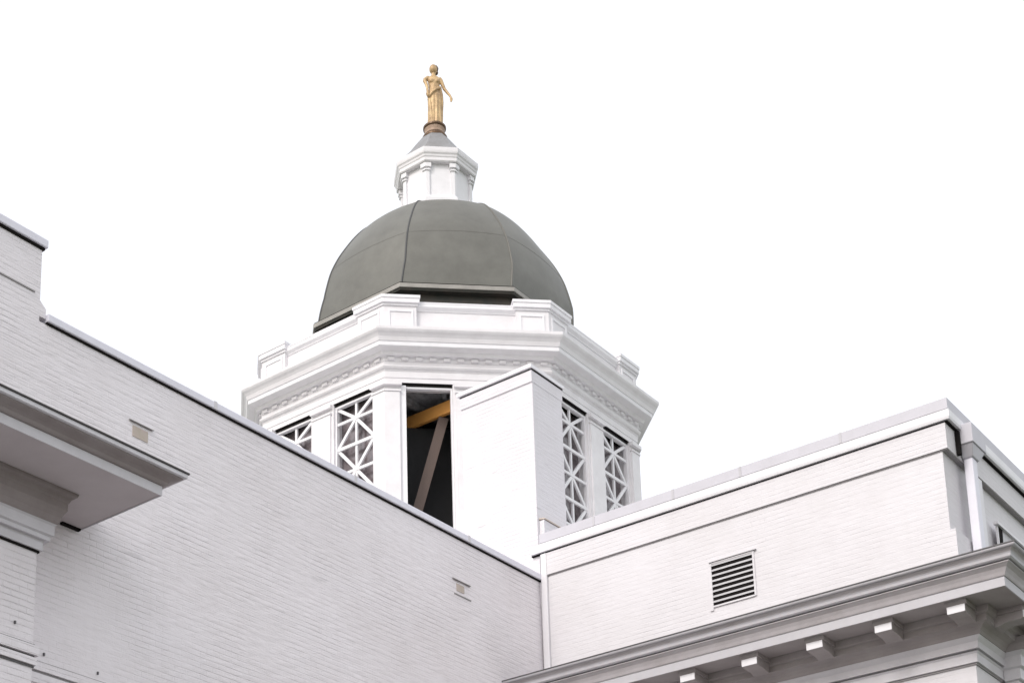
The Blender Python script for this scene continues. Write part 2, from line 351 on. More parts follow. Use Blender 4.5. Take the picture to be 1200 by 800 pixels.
m = MB().sweep(ring, [(-.5, 12.724), (.075, 12.724), (.085, 12.76), (.085, 12.865), (-.5, 12.865)]); m.build('coping', FROST, RW)
m = MB().sweep(ring, [(-.5, 12.867), (.062, 12.867), (.062, 12.882), (-.5, 12.882)]); m.build('coping_shade_seam', JOINT, RW)
m = MB().sweep([(XB, YA-.05), (XB, 7.20), (XE, 7.20)], [(-.5, 12.884), (.068, 12.884), (.068, 13.045), (.02, 13.06), (-.5, 13.06)]); m.build('coping_cap', CAPR, RW)
for yj in (8.7, 10.3, 11.45, 12.9):
    MB().box(XB-.073, XB-.067, yj-.02, yj+.02, 12.884, 13.048).build('coping_lap', FASCR, RW)
m = MB().prism([(XB+.4, 7.6), (XE, 7.6), (XE, YA+10), (XB+.4, YA+10)], 0.0, 12.1); m.build('roof', ROOFM, RW)
# thin strip of conduit down the inner corner
m = MB().box(XB-.05, XB-.002, 13.845, 13.955, 9.9, 12.70); m.build('corner_pipe', TRIM, RW, bevel=.01)
# louvred vent
v = MB(); y0, y1, z0, z1 = 10.225, 10.905, 10.985, 11.655
v.box(XB-.02, XB+.02, y0-.03, y0, z0-.02, z1+.02); v.box(XB-.02, XB+.02, y1, y1+.055, z0-.07, z1+.02)
v.box(XB-.022, XB+.02, y0, y1, z1, z1+.02); v.box(XB-.022, XB+.02, y0, y1, z0-.025, z0)
vent = v.build('vent', BRICKB, RW)
m = MB().box(XB-.004, XB+.01, y0, y1, z0, z1); m.build('shade_backing', SEAMSHADE, vent)  # black sheet replaces the dark depth behind the slats
NSL = 8
for k in range(NSL):
    pz = (z1-z0)/NSL; zz = z0 + (k+.62)*pz
    MB().hexa([(XB-.018, y0, zz-.004), (XB-.018, y1, zz-.004), (XB-.005, y1, zz+.022), (XB-.005, y0, zz+.022),
               (XB-.019, y0, zz+.026), (XB-.019, y1, zz+.026), (XB-.006, y1, zz+.030), (XB-.006, y0, zz+.030)]).build('slat', LOUV, vent)
m = MB().box(XB-.04, XB-.001, y0-.07, y1+.03, z1+.024, z1+.036); m.build('hood', LOUV, vent)
# lower wall under the cornice
WX, WY = 21.0, 7.10
low = [(WX, YA-.005), (WX, WY), (XE, WY)]
m = MB().prism([(WX, WY), (XE, WY), (XE, YA-.005), (WX, YA-.005)], 0, 9.10); m.build('lower_wall', BRICKB, RW)
m = MB().sweep(low, [(-.1, 9.10), (.02, 9.10), (.02, 9.125), (-.1, 9.125)]); m.build('architrave_joint', JOINT, RW)
m = MB().sweep(low, [(-.1, 9.127), (.045, 9.127), (.045, 9.245), (.07, 9.27), (-.1, 9.27)]); m.build('architrave', FASC, RW)
m = MB().sweep(low, [(-.1, 9.272), (.03, 9.272), (.03, 9.30), (-.1, 9.30)]); m.build('architrave_joint', JOINT, RW)
m = MB().sweep(low, [(-.1, 9.302), (.085, 9.302), (.085, 9.40), (.11, 9.43), (.13, 9.47), (-.1, 9.47)]); m.build('architrave', FASC, RW)
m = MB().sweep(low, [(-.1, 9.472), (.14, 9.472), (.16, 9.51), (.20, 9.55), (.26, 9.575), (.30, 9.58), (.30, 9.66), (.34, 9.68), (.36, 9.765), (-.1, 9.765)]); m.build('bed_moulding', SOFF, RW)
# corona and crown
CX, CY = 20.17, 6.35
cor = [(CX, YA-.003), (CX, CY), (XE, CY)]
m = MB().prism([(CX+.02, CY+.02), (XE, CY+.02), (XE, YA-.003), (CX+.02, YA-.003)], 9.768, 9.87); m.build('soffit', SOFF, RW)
m = MB().sweep(cor, [(-.015, 9.757), (0, 9.757), (0, 9.885), (-.015, 9.885)]); m.build('fascia', FASCR, RW)
m = MB().sweep(cor, [(-.2, 9.887), (.012, 9.887), (.02, 9.90), (.035, 9.94), (.06, 9.985), (.095, 10.015), (.115, 10.03), (.115, 10.04), (-.2, 10.04)]); m.build('crown_moulding', CORN, RW)
m = MB().sweep(cor, [(-.2, 10.041), (.10, 10.041), (.10, 10.058), (-.2, 10.058)]); m.build('crown_joint', DARKM, RW)
m = MB().sweep(cor, [(-.2, 10.059), (.135, 10.059), (.155, 10.075), (.16, 10.11), (.17, 10.13), (-.2, 10.13)]); m.build('crown_bead', FASCR, RW)
m = MB().sweep(cor, [(-.2, 10.131), (.165, 10.131), (.175, 10.15), (.20, 10.175), (-.2, 10.175)]); m.build('crown_cove', CORN, RW)
m = MB().sweep(cor, [(-.4, 10.176), (.235, 10.176), (.245, 10.19), (.245, 10.205), (-.4, 10.23)]); m.build('crown_lip', FASCR, RW)
m = MB().sweep(cor, [(-.9, 10.44), (-.4, 10.25), (.255, 10.207), (.255, 10.222), (-.4, 10.27), (-.9, 10.46)]); m.build('roof_flashing', DARKM, RW)
def modillion(px, py, ax):
    # ax: unit vector from wall outwards; block with a curved underside and a small cap
    q = MB(); t = Vector((-ax[1], ax[0], 0)); a = Vector((ax[0], ax[1], 0)); P = Vector((px, py, 0))
    prof = [(0, 9.55), (.06, 9.555), (.12, 9.575), (.20, 9.585), (.33, 9.585), (.37, 9.60), (.37, 9.70), (0, 9.70)]
    def ex(prof, hw):
        n = len(prof); vs = [P + a*o + t*(-hw) + Vector((0, 0, z)) for o, z in prof] + [P + a*o + t*hw + Vector((0, 0, z)) for o, z in prof]
        q.add(vs, [tuple(range(n)), tuple(reversed(range(n, 2*n)))] + [(i, (i+1) % n, n+(i+1) % n, n+i) for i in range(n)])
    ex(prof, .115)
    ex([(0, 9.702), (.365, 9.702), (.38, 9.725), (.395, 9.766), (0, 9.766)], .14)
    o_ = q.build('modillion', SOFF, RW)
    q = MB(); ex([(.372, 9.602), (.386, 9.60), (.386, 9.70), (.372, 9.70)], .117); q.build('end_face', FROST, o_)
for k in range(8):
    yy = 7.035 + .985*k
    if yy < YA-.2: modillion(20.66, yy, (-1, 0))
for k in range(12):
    modillion(21.12+.985*k, 6.80, (0, -1))
# the return of the wing: projecting bay on the side
m = MB().prism([(21.98, 6.88), (XE, 6.88), (XE, 7.095), (21.98, 7.095)], 0, 9.10); m.build('side_bay', BRICKB, RW)
bay = [(21.98, 7.05), (21.98, 6.88), (XE, 6.88)]
m = MB().sweep(bay, [(-.05, 9.102), (.05, 9.102), (.05, 9.25), (.09, 9.27), (.09, 9.42), (.15, 9.47), (-.05, 9.47)]); m.build('architrave', FASC, RW)
m = MB().sweep(bay, [(-.05, 9.472), (.16, 9.472), (.20, 9.55), (.20, 9.64), (-.05, 9.64)]); m.build('bed_moulding', SOFF, RW)
# side downpipe with its collector box and a small window
m = MB()
m.hexa([(21.60, 7.04, 12.34), (21.84, 7.04, 12.34), (21.84, 7.19, 12.34), (21.60, 7.19, 12.34), (21.49, 6.99, 12.50), (21.97, 6.99, 12.50), (21.97, 7.19, 12.50), (21.49, 7.19, 12.50)])
m.box(21.47, 21.99, 6.975, 7.19, 12.502, 12.80)
col = m.build('rain_collector', CAPR, RW, bevel=.01)
m = MB().box(21.62, 21.80, 7.06, 7.185, 9.95, 12.35); m.build('downpipe', CAPM, RW, bevel=.015)
m = MB().box(21.98, 22.16, 7.14, 7.20, 9.95, 12.20); m.build('pipe_batten', TRIM, RW)
m = MB().box(21.40, 21.46, 7.14, 7.195, 12.33, 12.69); m.build('scupper_shadow', SEAMSHADE, RW)  # black block painting the shadow at the scupper
f = MB(); f.box(22.70, 24.10, 7.15, 7.215, 11.74, 11.78); f.box(22.77, 22.80, 7.185, 7.215, 10.6, 11.74); f.box(24.02, 24.06, 7.175, 7.215, 10.6, 11.74)
win = f.build('window', TRIM, RW)
MB().box(22.80, 24.02, 7.19, 7.21, 10.6, 11.74).build('pane', LOUV, win)
MB().add([(22.80, 7.186, 10.6), (22.86, 7.186, 10.6), (22.98, 7.186, 11.739), (22.80, 7.186, 11.739), (22.80, 7.19, 10.6), (22.86, 7.19, 10.6), (22.98, 7.19, 11.739), (22.80, 7.19, 11.739)], [(3, 2, 1, 0), (4, 5, 6, 7), (0, 1, 5, 4), (1, 2, 6, 5), (2, 3, 7, 6), (3, 0, 4, 7)]).build('reveal_shade', SEAMSHADE, win)  # black wedge stands in for the shaded depth of the left reveal

# ------------------------------------------------------------------ main block under the tower
MBK = thing('main_block', 'flat roofed white main block behind both wings, under the domed tower', 'building', (33, 25, 0))
MB().box(21.5, 46, YA+.45, 40, 0, 11.9).build('wall', BRICKB, MBK)
MB().box(21.4, 46.1, YA+.40, 40.1, 11.902, 12.05).build('roof', ROOFM, MBK)

# ------------------------------------------------------------------ chimney
CH = thing('chimney', 'square white painted brick chimney in front of the open tower bay', 'chimney', (22.3, 15.2, 12.05))
x0, x1, y0, y1 = 21.80, 22.72, 14.48, 16.02
MB().box(x0, x1, y0, y1, 12.05, 16.36).build('stack', BRICKC, CH)
MB().box(x0-.025, x1+.02, y0-.006, y1+.02, 16.36, 16.58).build('corbel', BRICKC, CH)
MB().box(x0-.015, x1+.03, y0-.012, y1+.03, 16.582, 16.612).build('cap_seam', SEAMSHADE, CH)
MB().box(x0-.07, x1+.05, y0-.03, y1+.06, 16.614, 16.68).build('cap', FROST, CH)
MB().box(x0+.06, x1+.35, y0-.10, y0-.003, 12.05, 13.74).build('shoulder', BRICKC, CH)
MB().hexa([(x0+.05, y0-.12, 13.745), (x1+.36, y0-.12, 13.745), (x1+.36, y0-.003, 13.765), (x0+.05, y0-.003, 13.765),
           (x0+.05, y0-.12, 13.765), (x1+.36, y0-.12, 13.765), (x1+.36, y0-.003, 13.79), (x0+.05, y0-.003, 13.79)]).build('shoulder_flashing', TAN, CH)

# ------------------------------------------------------------------ tower
TX, TY = 33.4913, 25.3442
TW = thing('domed_tower', 'white octagonal tower with latticed windows under a grey green ribbed dome and lantern', 'tower', (TX, TY, 12.05))
def cpt(az, wv, z):
    r = wv/math.cos(PI/8); a = math.radians(az); return (TX+r*math.cos(a), TY+r*math.sin(a), z)
CORN_AZ = [22.5+45*k for k in range(8)]
def oring(q, prof):
    n = len(prof); vs = [cpt(a, o, z) for a in CORN_AZ for o, z in prof]
    return q.add(vs, [(i*n+j, ((i+1) % 8)*n+j, ((i+1) % 8)*n+(j+1) % n, i*n+(j+1) % n) for i in range(8) for j in range(n)])
def fp(az, s, wv, z):        # point in the frame of one face: s to the right seen from outside? (tangent), w outwards
    a = math.radians(az); return (TX+wv*math.cos(a)-s*math.sin(a), TY+wv*math.sin(a)+s*math.cos(a), z)
def fbox(q, az, s0, s1, w0, w1, z0, z1):
    return q.hexa([fp(az, s0, w0, z0), fp(az, s0, w1, z0), fp(az, s1, w1, z0), fp(az, s1, w0, z0),
                   fp(az, s0, w0, z1), fp(az, s0, w1, z1), fp(az, s1, w1, z1), fp(az, s1, w0, z1)])
T8 = math.tan(PI/8)
ZT, ZB = 22.50, 18.30
q = MB(); oring(q, [(4.6, 12.05), (5.3, 12.05), (5.3, 18.1), (4.6, 18.1)]); q.build('drum_wall', TOWERW, TW)
q = MB(); oring(q, [(4.62, 18.1), (5.02, 18.1), (5.02, ZB), (4.62, ZB)]); q.build('sill_ring', TOWERW, TW)
q = MB(); oring(q, [(4.55, ZT+.002), (5.0, ZT+.002), (5.0, 22.80), (4.55, 22.80)]); q.build('lintel_ring', TOWERW, TW)
FACES = [45*k for k in range(8)]
for az in CORN_AZ:      # solid corner piers, plan: outer corner, the two jamb edges, inner corner
    a0, a1 = az-22.5, az+22.5
    def p2(a, s, wv): x, y, _ = fp(a, s, wv, 0); return (x, y)
    plan = [p2(a0, 1.67, 4.6), p2(a0, 1.67, 5.0), cpt(az, 5.0, 0)[:2], p2(a1, -1.67, 5.0), p2(a1, -1.67, 4.6), cpt(az, 4.6, 0)[:2]]
    MB().prism(plan, ZB+.002, ZT).build('corner_pier', TOWERW, TW)
    q = MB()
    plan = [p2(a0, 1.71, 5.002), p2(a0, 1.71, 5.05), cpt(az, 5.05, 0)[:2], p2(a1, -1.71, 5.05), p2(a1, -1.71, 5.002), cpt(az, 5.002, 0)[:2]]
    q.prism(plan, ZB+.002, 22.24)
    plan = [p2(a0, 1.68, 5.002), p2(a0, 1.68, 5.075), cpt(az, 5.075, 0)[:2], p2(a1, -1.68, 5.075), p2(a1, -1.68, 5.002), cpt(az, 5.002, 0)[:2]]
    q.prism(plan, 22.245, 22.29)
    plan = [p2(a0, 1.66, 5.002), p2(a0, 1.66, 5.11), cpt(az, 5.11, 0)[:2], p2(a1, -1.66, 5.11), p2(a1, -1.66, 5.002), cpt(az, 5.002, 0)[:2]]
    q.prism(plan, 22.40, 22.495)
    q.build('pilaster', TOWERW, TW)
def star_lattice(q, az, sc, w0, w1, ztop, zbot):
    hw = .605; s0, s1 = sc-hw, sc+hw; t = .082
    wm = (w0+w1)/2
    nrm = Vector((math.cos(math.radians(az)), math.sin(math.radians(az)), 0))
    def bar(sa, za, sb, zb, ww=t, dw=0):
        q.bar(fp(az, sa, wm+dw, za), fp(az, sb, wm+dw, zb), ww, w1-w0, nrm)
    bar(sc, zbot, sc, ztop, t*.8, -.012)
    z = 21.95
    first = True
    while z - .705 > zbot - .8:
        zt = ztop if first else z+.705
        zb = max(z-.705, zbot)
        bar(s0, z, s1, z, t*.85, .012)
        for sd_ in (s0, s1):
            bar(sc, z, sd_, zt, t, -.004 if sd_ == s0 else .004)
            bar(sc, z, sd_, zb, t, .004 if sd_ == s0 else -.004)
        if zb > zbot: bar(s0, zb, s1, zb, t, .018)
        z -= 1.41; first = False
for az in FACES:
    q = MB(); fbox(q, az, -.38, .38, 4.6, 5.0, ZB+.002, ZT); q.build('mullion_pier', TOWERW, TW)
    q = MB(); fbox(q, az, -.30, .30, 5.002, 5.045, ZB+.002, 22.24); fbox(q, az, -.33, .33, 5.002, 5.07, 22.245, 22.29); fbox(q, az, -.35, .35, 5.002, 5.10, 22.40, 22.495)
    q.build('pilaster', TOWERW, TW)
    for sgn in (-1, 1):
        sc = sgn*1.025
        openb = (az == 225 and sgn == -1)
        q = MB()
        wl, wr_ = (.045, .045) if not openb else (.12, .045)
        fbox(q, az, sc-.643, sc-.643+wl, 4.82, 4.93 if not openb else 4.99, ZB+.003, 22.44); fbox(q, az, sc+.643-wr_, sc+.643, 4.82, 4.93, ZB+.003, 22.44)
        fbox(q, az, sc-.643, sc+.643, 4.82, 4.935, 22.385, 22.441)
        fr = q.build('open_bay_frame' if openb else 'window', FROST, TW)
        q = MB(); fbox(q, az, sc-.63, sc+.63, 4.70, 4.96, 22.443, 22.499); q.build('head_shadow_board', SEAMSHADE, fr)
        if openb: fr['label'] = 'frame of the open bay without lattice'; continue
        q = MB(); star_lattice(q, az, sc, 4.84, 4.89, 22.385, ZB+.01); q.build('lattice', FROST, fr)
        q = MB(); fbox(q, az, sc-.64, sc+.64, 4.66, 4.675, ZB+.003, 22.44); q.build('glass', GLASS, fr)
# inside of the belfry
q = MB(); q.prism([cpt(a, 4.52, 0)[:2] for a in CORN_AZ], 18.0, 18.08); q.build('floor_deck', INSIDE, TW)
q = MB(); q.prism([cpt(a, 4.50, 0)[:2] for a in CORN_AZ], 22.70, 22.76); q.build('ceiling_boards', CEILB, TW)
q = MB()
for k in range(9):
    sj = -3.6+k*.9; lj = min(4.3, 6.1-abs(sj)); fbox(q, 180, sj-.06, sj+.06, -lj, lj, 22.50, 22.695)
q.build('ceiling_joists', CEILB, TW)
q = MB(); P = Vector((TX-3.45, TY-2.21, 22.17)); q.box(P.x-.05, P.x+.05, P.y-.78, P.y+2.6, 22.005, 22.335); q.build('timber_beam', WOODO, TW)
q = MB(); q.bar(fp(225, -.52, 4.22, 21.98), fp(225, -1.34, 4.3, 19.0), .25, .15, (math.cos(math.radians(225)), math.sin(math.radians(225)), 0)); q.build('diagonal_brace', WOODB, TW)
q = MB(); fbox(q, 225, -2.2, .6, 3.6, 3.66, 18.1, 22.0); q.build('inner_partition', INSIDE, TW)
# entablature
q = MB(); oring(q, [(4.6, 22.802), (5.0, 22.802), (5.0, 22.80), (5.035, 22.805), (5.04, 22.84), (5.09, 22.86), (5.115, 22.895), (5.115, 22.925), (5.06, 22.93), (5.06, 23.045), (4.6, 23.045)]); q.build('frieze', TOWERW, TW)
q = MB(); oring(q, [(4.6, 22.502), (5.0, 22.502), (5.012, 22.506), (5.012, 22.62), (5.03, 22.63), (5.03, 22.80), (4.9, 22.80)]); q.build('architrave', TOWERW, TW)
for az in FACES:
    hwid = 5.06*T8
    n_ = 12
    for k in range(n_):
        sk = -hwid + (k+.5)*2*hwid/n_
        q = MB(); fbox(q, az, sk-.085, sk+.085, 5.062, 5.125, 23.07, 23.15); q.build('dentil', TOWERW, TW)
q = MB(); oring(q, [(4.6, 23.047), (5.07, 23.047), (5.075, 23.16), (5.19, 23.162), (5.215, 23.20), (5.23, 23.24), (5.38, 23.27), (5.40, 23.275), (4.6, 23.275)]); q.build('bed_moulding', TOWERW, TW)
q = MB(); oring(q, [(4.6, 23.276), (5.40, 23.276), (5.42, 23.29), (5.42, 23.395), (5.435, 23.40), (4.6, 23.40)]); q.build('corona', FROST, TW)
q = MB(); oring(q, [(4.6, 23.402), (5.44, 23.402), (5.45, 23.43), (5.475, 23.50), (5.52, 23.56), (5.57, 23.60), (5.60, 23.645), (5.605, 23.72), (5.58, 23.735), (5.05, 23.86), (4.6, 23.86)]); q.build('cornice', TOWERW, TW)
# parapet and its corner pedestals
q = MB(); oring(q, [(4.6, 23.8), (4.98, 23.8), (4.98, 24.00), (4.95, 24.02), (4.95, 24.52), (4.6, 24.52)]); q.build('parapet', TOWERW, TW)
q = MB(); oring(q, [(4.55, 24.522), (4.97, 24.522), (4.985, 24.56), (5.03, 24.59), (5.05, 24.61), (5.05, 24.70), (5.06, 24.705), (5.06, 24.735), (4.55, 24.76)]); q.build('parapet_cap', FROST, TW)
def p2(a, s, wv): x, y, _ = fp(a, s, wv, 0); return (x, y)
for az in CORN_AZ:
    a0, a1 = az-22.5, az+22.5
    def wrap(q, s, wo, wi, z0, z1):
        plan = [p2(a0, s, wi), p2(a0, s, wo), cpt(az, wo, 0)[:2], p2(a1, -s, wo), p2(a1, -s, wi), cpt(az, wi, 0)[:2]]
        q.prism(plan, z0, z1)
    q = MB(); wrap(q, 1.26, 5.06, 4.62, 23.79, 24.60)
    ped = q.build('corner_pedestal', TOWERW, TW)
    q = MB()
    for a_, s0, s1 in ((a0, 1.34, 1.98), (a1, -1.98, -1.34)):   # raised panel frame on both faces
        for (b0, b1, c0, c1) in ((s0, s1, 24.44, 24.50), (s0, s1, 23.96, 24.02), (s0, s0+.05, 24.02, 24.44), (s1-.05, s1, 24.02, 24.44)):
            fbox(q, a_, b0, b1, 5.062, 5.085, c0, c1)
    q.build('panel_frame', FROST, ped)
    q = MB(); wrap(q, 1.22, 5.10, 4.58, 24.602, 24.66); wrap(q, 1.19, 5.15, 4.55, 24.662, 24.78); wrap(q, 1.17, 5.17, 4.53, 24.782, 24.86)
    q.build('pedestal_cap', FROST, ped)
# roof deck, drum, dome
q = MB(); q.prism([cpt(a, 4.58, 0)[:2] for a in CORN_AZ], 23.9, 24.1); q.build('roof_deck', ROOFM, TW)
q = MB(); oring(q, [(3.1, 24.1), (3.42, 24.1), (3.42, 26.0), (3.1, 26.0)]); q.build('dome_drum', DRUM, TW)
q = MB(); oring(q, [(3.2, 26.06), (3.65, 26.06), (3.66, 26.17), (3.3, 26.17)]); q.build('dome_rim', RIMM, TW)
q = MB(); oring(q, [(3.1, 26.0), (3.60, 26.0), (3.62, 26.058), (3.1, 26.058)]); q.build('rim_shade_ring', DRUM, TW)  # dark ring paints the shadow on the underside of the rim
q = MB(); oring(q, [(3.1, 26.172), (3.64, 26.172), (3.64, 26.204), (3.1, 26.204)]); q.build('rim_joint', SEAMSHADE, TW)
DP = [(3.52, 26.205), (3.50, 26.6), (3.45, 27.0), (3.36, 27.45), (3.24, 27.9), (3.04, 28.38), (2.80, 28.82), (2.53, 29.25), (2.22, 29.63), (1.85, 29.90), (1.50, 30.13), (1.18, 30.28), (.9, 30.36)]
def interp(P, n):
    out_ = []
    for i in range(len(P)-1):
        p0 = P[max(i-1, 0)]; p1 = P[i]; p2_ = P[i+1]; p3 = P[min(i+2, len(P)-1)]
        for k in range(n):
            t = k/n
            out_.append(tuple(.5*((2*p1[c])+(-p0[c]+p2_[c])*t+(2*p0[c]-5*p1[c]+4*p2_[c]-p3[c])*t*t+(-p0[c]+3*p1[c]-3*p2_[c]+p3[c])*t**3) for c in (0, 1)))
    return out_+[P[-1]]
DPF = interp(DP, 4)
q = MB()
NS = 12
def bulge(z):
    t = max(0, min(1, (z-26.2)/2.6)); t = t*t*(3-2*t); v = max(0, min(1, (30.2-z)/.9)); return .13*t*v*(2-v)+.03*min(1, (z-26.2)/.5)*min(1, (30.36-z)/.3)
rows = []
for (wv, z) in DPF:
    row = []
    for az in FACES:
        for k in range(NS):
            s = (-1+2*k/NS)*wv*T8
            u = -1+2*k/NS; fade = bulge(z)
            row.append(fp(az, s, wv + (1-u*u)*fade, z))      # sheets belly out a little between the ribs
    rows.append(row)
nn = len(rows[0])
q.add([p for r in rows for p in r], [(i*nn+j, i*nn+(j+1) % nn, (i+1)*nn+(j+1) % nn, (i+1)*nn+j) for i in range(len(rows)-1) for j in range(nn)])
q.v = [(x+.062*min(1, (z-26.2)/.8), y-.072*min(1, (z-26.2)/.8), z) for x, y, z in q.v]      # the dome sits a hand's breadth off the drum's axis
dome = q.build('dome', DOME, TW, smooth=True)
for e in dome.data.edges:
    a_, b_ = e.vertices
    if (a_ % nn) % NS == 0 and (b_ % nn) % NS == 0 and a_ % nn == b_ % nn: e.use_edge_sharp = True
for az in CORN_AZ:
    q = MB(); a = math.radians(az); ex = Vector((math.cos(a), math.sin(a), 0)); ey = Vector((-ex.y, ex.x, 0))
    vs_ = []
    for i, (wv, z) in enumerate(DPF):
        j0, j1 = max(i-1, 0), min(i+1, len(DPF)-1)
        tx, tz = (DPF[j1][0]-DPF[j0][0])/math.cos(PI/8), DPF[j1][1]-DPF[j0][1]; l = math.hypot(tx, tz); nx, nz_ = tz/l, -tx/l
        Pc = Vector(cpt(az, wv, z)) + Vector((.062, -.072, 0))*min(1, (z-26.2)/.8); N = ex*nx + Vector((0, 0, nz_))
        for u, v_ in ((-.028, -.03), (-.022, .012), (0, .026), (.022, .012), (.028, -.03)):
            vs_.append(Pc + ey*u + N*v_)
    q.add(vs_, [(i*5+j, i*5+(j+1) % 5, (i+1)*5+(j+1) % 5, (i+1)*5+j) for i in range(len(DPF)-1) for j in range(5)])
    q.build('rib', RIBM if az in (202.5, 157.5) else DOMED, dome, smooth=True)
q = MB()
zs_, ws_ = 28.0, None
for (wa, za), (wb, zb) in zip(DPF, DPF[1:]):
    if za <= zs_ < zb: ws_ = wa+(wb-wa)*(zs_-za)/(zb-za)
sv = []
for az in FACES:
    for k in range(NS):
        u = -1+2*k/NS; wv = ws_ + (1-u*u)*bulge(zs_); s_ = (-1+2*k/NS)*ws_*T8
        for dw, dz in ((-.02, -.008), (.006, -.007), (.002, .006), (-.03, .006)):
            x, y, z = fp(az, s_, wv+dw, zs_+dz); sv.append((x+.062, y-.072, z))
N_ = 8*NS
q.add(sv, [(i*4+j, ((i+1) % N_)*4+j, ((i+1) % N_)*4+(j+1) % 4, i*4+(j+1) % 4) for i in range(N_) for j in range(4)])
q.build('sheet_seam', DOMED, dome)
# lantern
LN = MB(); LN.prism([cpt(a, .95, 0)[:2] for a in CORN_AZ], 30.3, 31.78); lan = LN.build('lantern', FROST, TW)
q = MB(); oring(q, [(.5, 30.30), (1.12, 30.30), (1.12, 30.60), (1.10, 30.62), (1.05, 30.67), (1.02, 30.72), (.5, 30.72)]); q.build('lantern_base', FROST, lan)
for az in CORN_AZ:
    a0, a1 = az-22.5, az+22.5
    def wr(q, s, wo, z0, z1):
        q.prism([p2(a0, s, .952), p2(a0, s, wo), cpt(az, wo, 0)[:2], p2(a1, -s, wo), p2(a1, -s, .952), cpt(az, .952, 0)[:2]], z0, z1)
    q = MB(); wr(q, .31, 1.0, 30.722, 31.54); wr(q, .285, 1.035, 31.542, 31.58); wr(q, .30, 1.01, 31.582, 31.63); wr(q, .265, 1.06, 31.632, 31.775)
    q.build('lantern_pilaster', FROST, lan)
q = MB(); oring(q, [(.5, 31.782), (1.09, 31.782), (1.11, 31.81), (1.11, 31.90), (1.13, 31.93), (1.14, 31.98), (1.17, 32.02), (1.18, 32.06), (1.185, 32.11), (1.185, 32.19), (.5, 32.22)]); q.build('lantern_cornice', TOWERW, lan)
RP = interp([(1.165, 32.20), (1.0, 32.36), (.80, 32.60), (.60, 32.92), (.47, 33.12), (.37, 33.27)], 3)
q = MB(); vs_ = [cpt(a, wv, z) for wv, z in RP for a in CORN_AZ]; n = len(RP)
q.add(vs_, [(i*8+j, i*8+(j+1) % 8, (i+1)*8+(j+1) % 8, (i+1)*8+j) for i in range(n-1) for j in range(8)] + [tuple((n-1)*8+j for j in range(8))])
q.build('lantern_roof', LROOF, lan)

# ------------------------------------------------------------------ statue
ST = thing('statue', 'gilded robed woman statue standing on the lantern at the very top of the dome', 'statue', (TX, TY, 33.26))
def lathe(prof, n=28):
    b = MB(); vs_ = []
    for r, z in prof:
        for k in range(n):
            a = 2*PI*k/n; vs_.append((TX+r*math.cos(a), TY+r*math.sin(a), z))
    m_ = len(prof)
    b.add(vs_, [(i*n+j, i*n+(j+1) % n, (i+1)*n+(j+1) % n, (i+1)*n+j) for i in range(m_-1) for j in range(n)] + [tuple(reversed(range(n))), tuple((m_-1)*n+j for j in range(n))])
    return b
lathe([(.36, 33.26), (.375, 33.30), (.375, 33.34), (.34, 33.40), (.31, 33.44)]).build('base_flange', BRONZE, ST, smooth=False)
lathe([(.30, 33.442), (.29, 33.52), (.31, 33.62)]).build('base_drum', OLDG, ST)
lathe([(.32, 33.622), (.34, 33.65), (.34, 33.70), (.30, 33.735)]).build('base_plinth', BRONZE, ST)
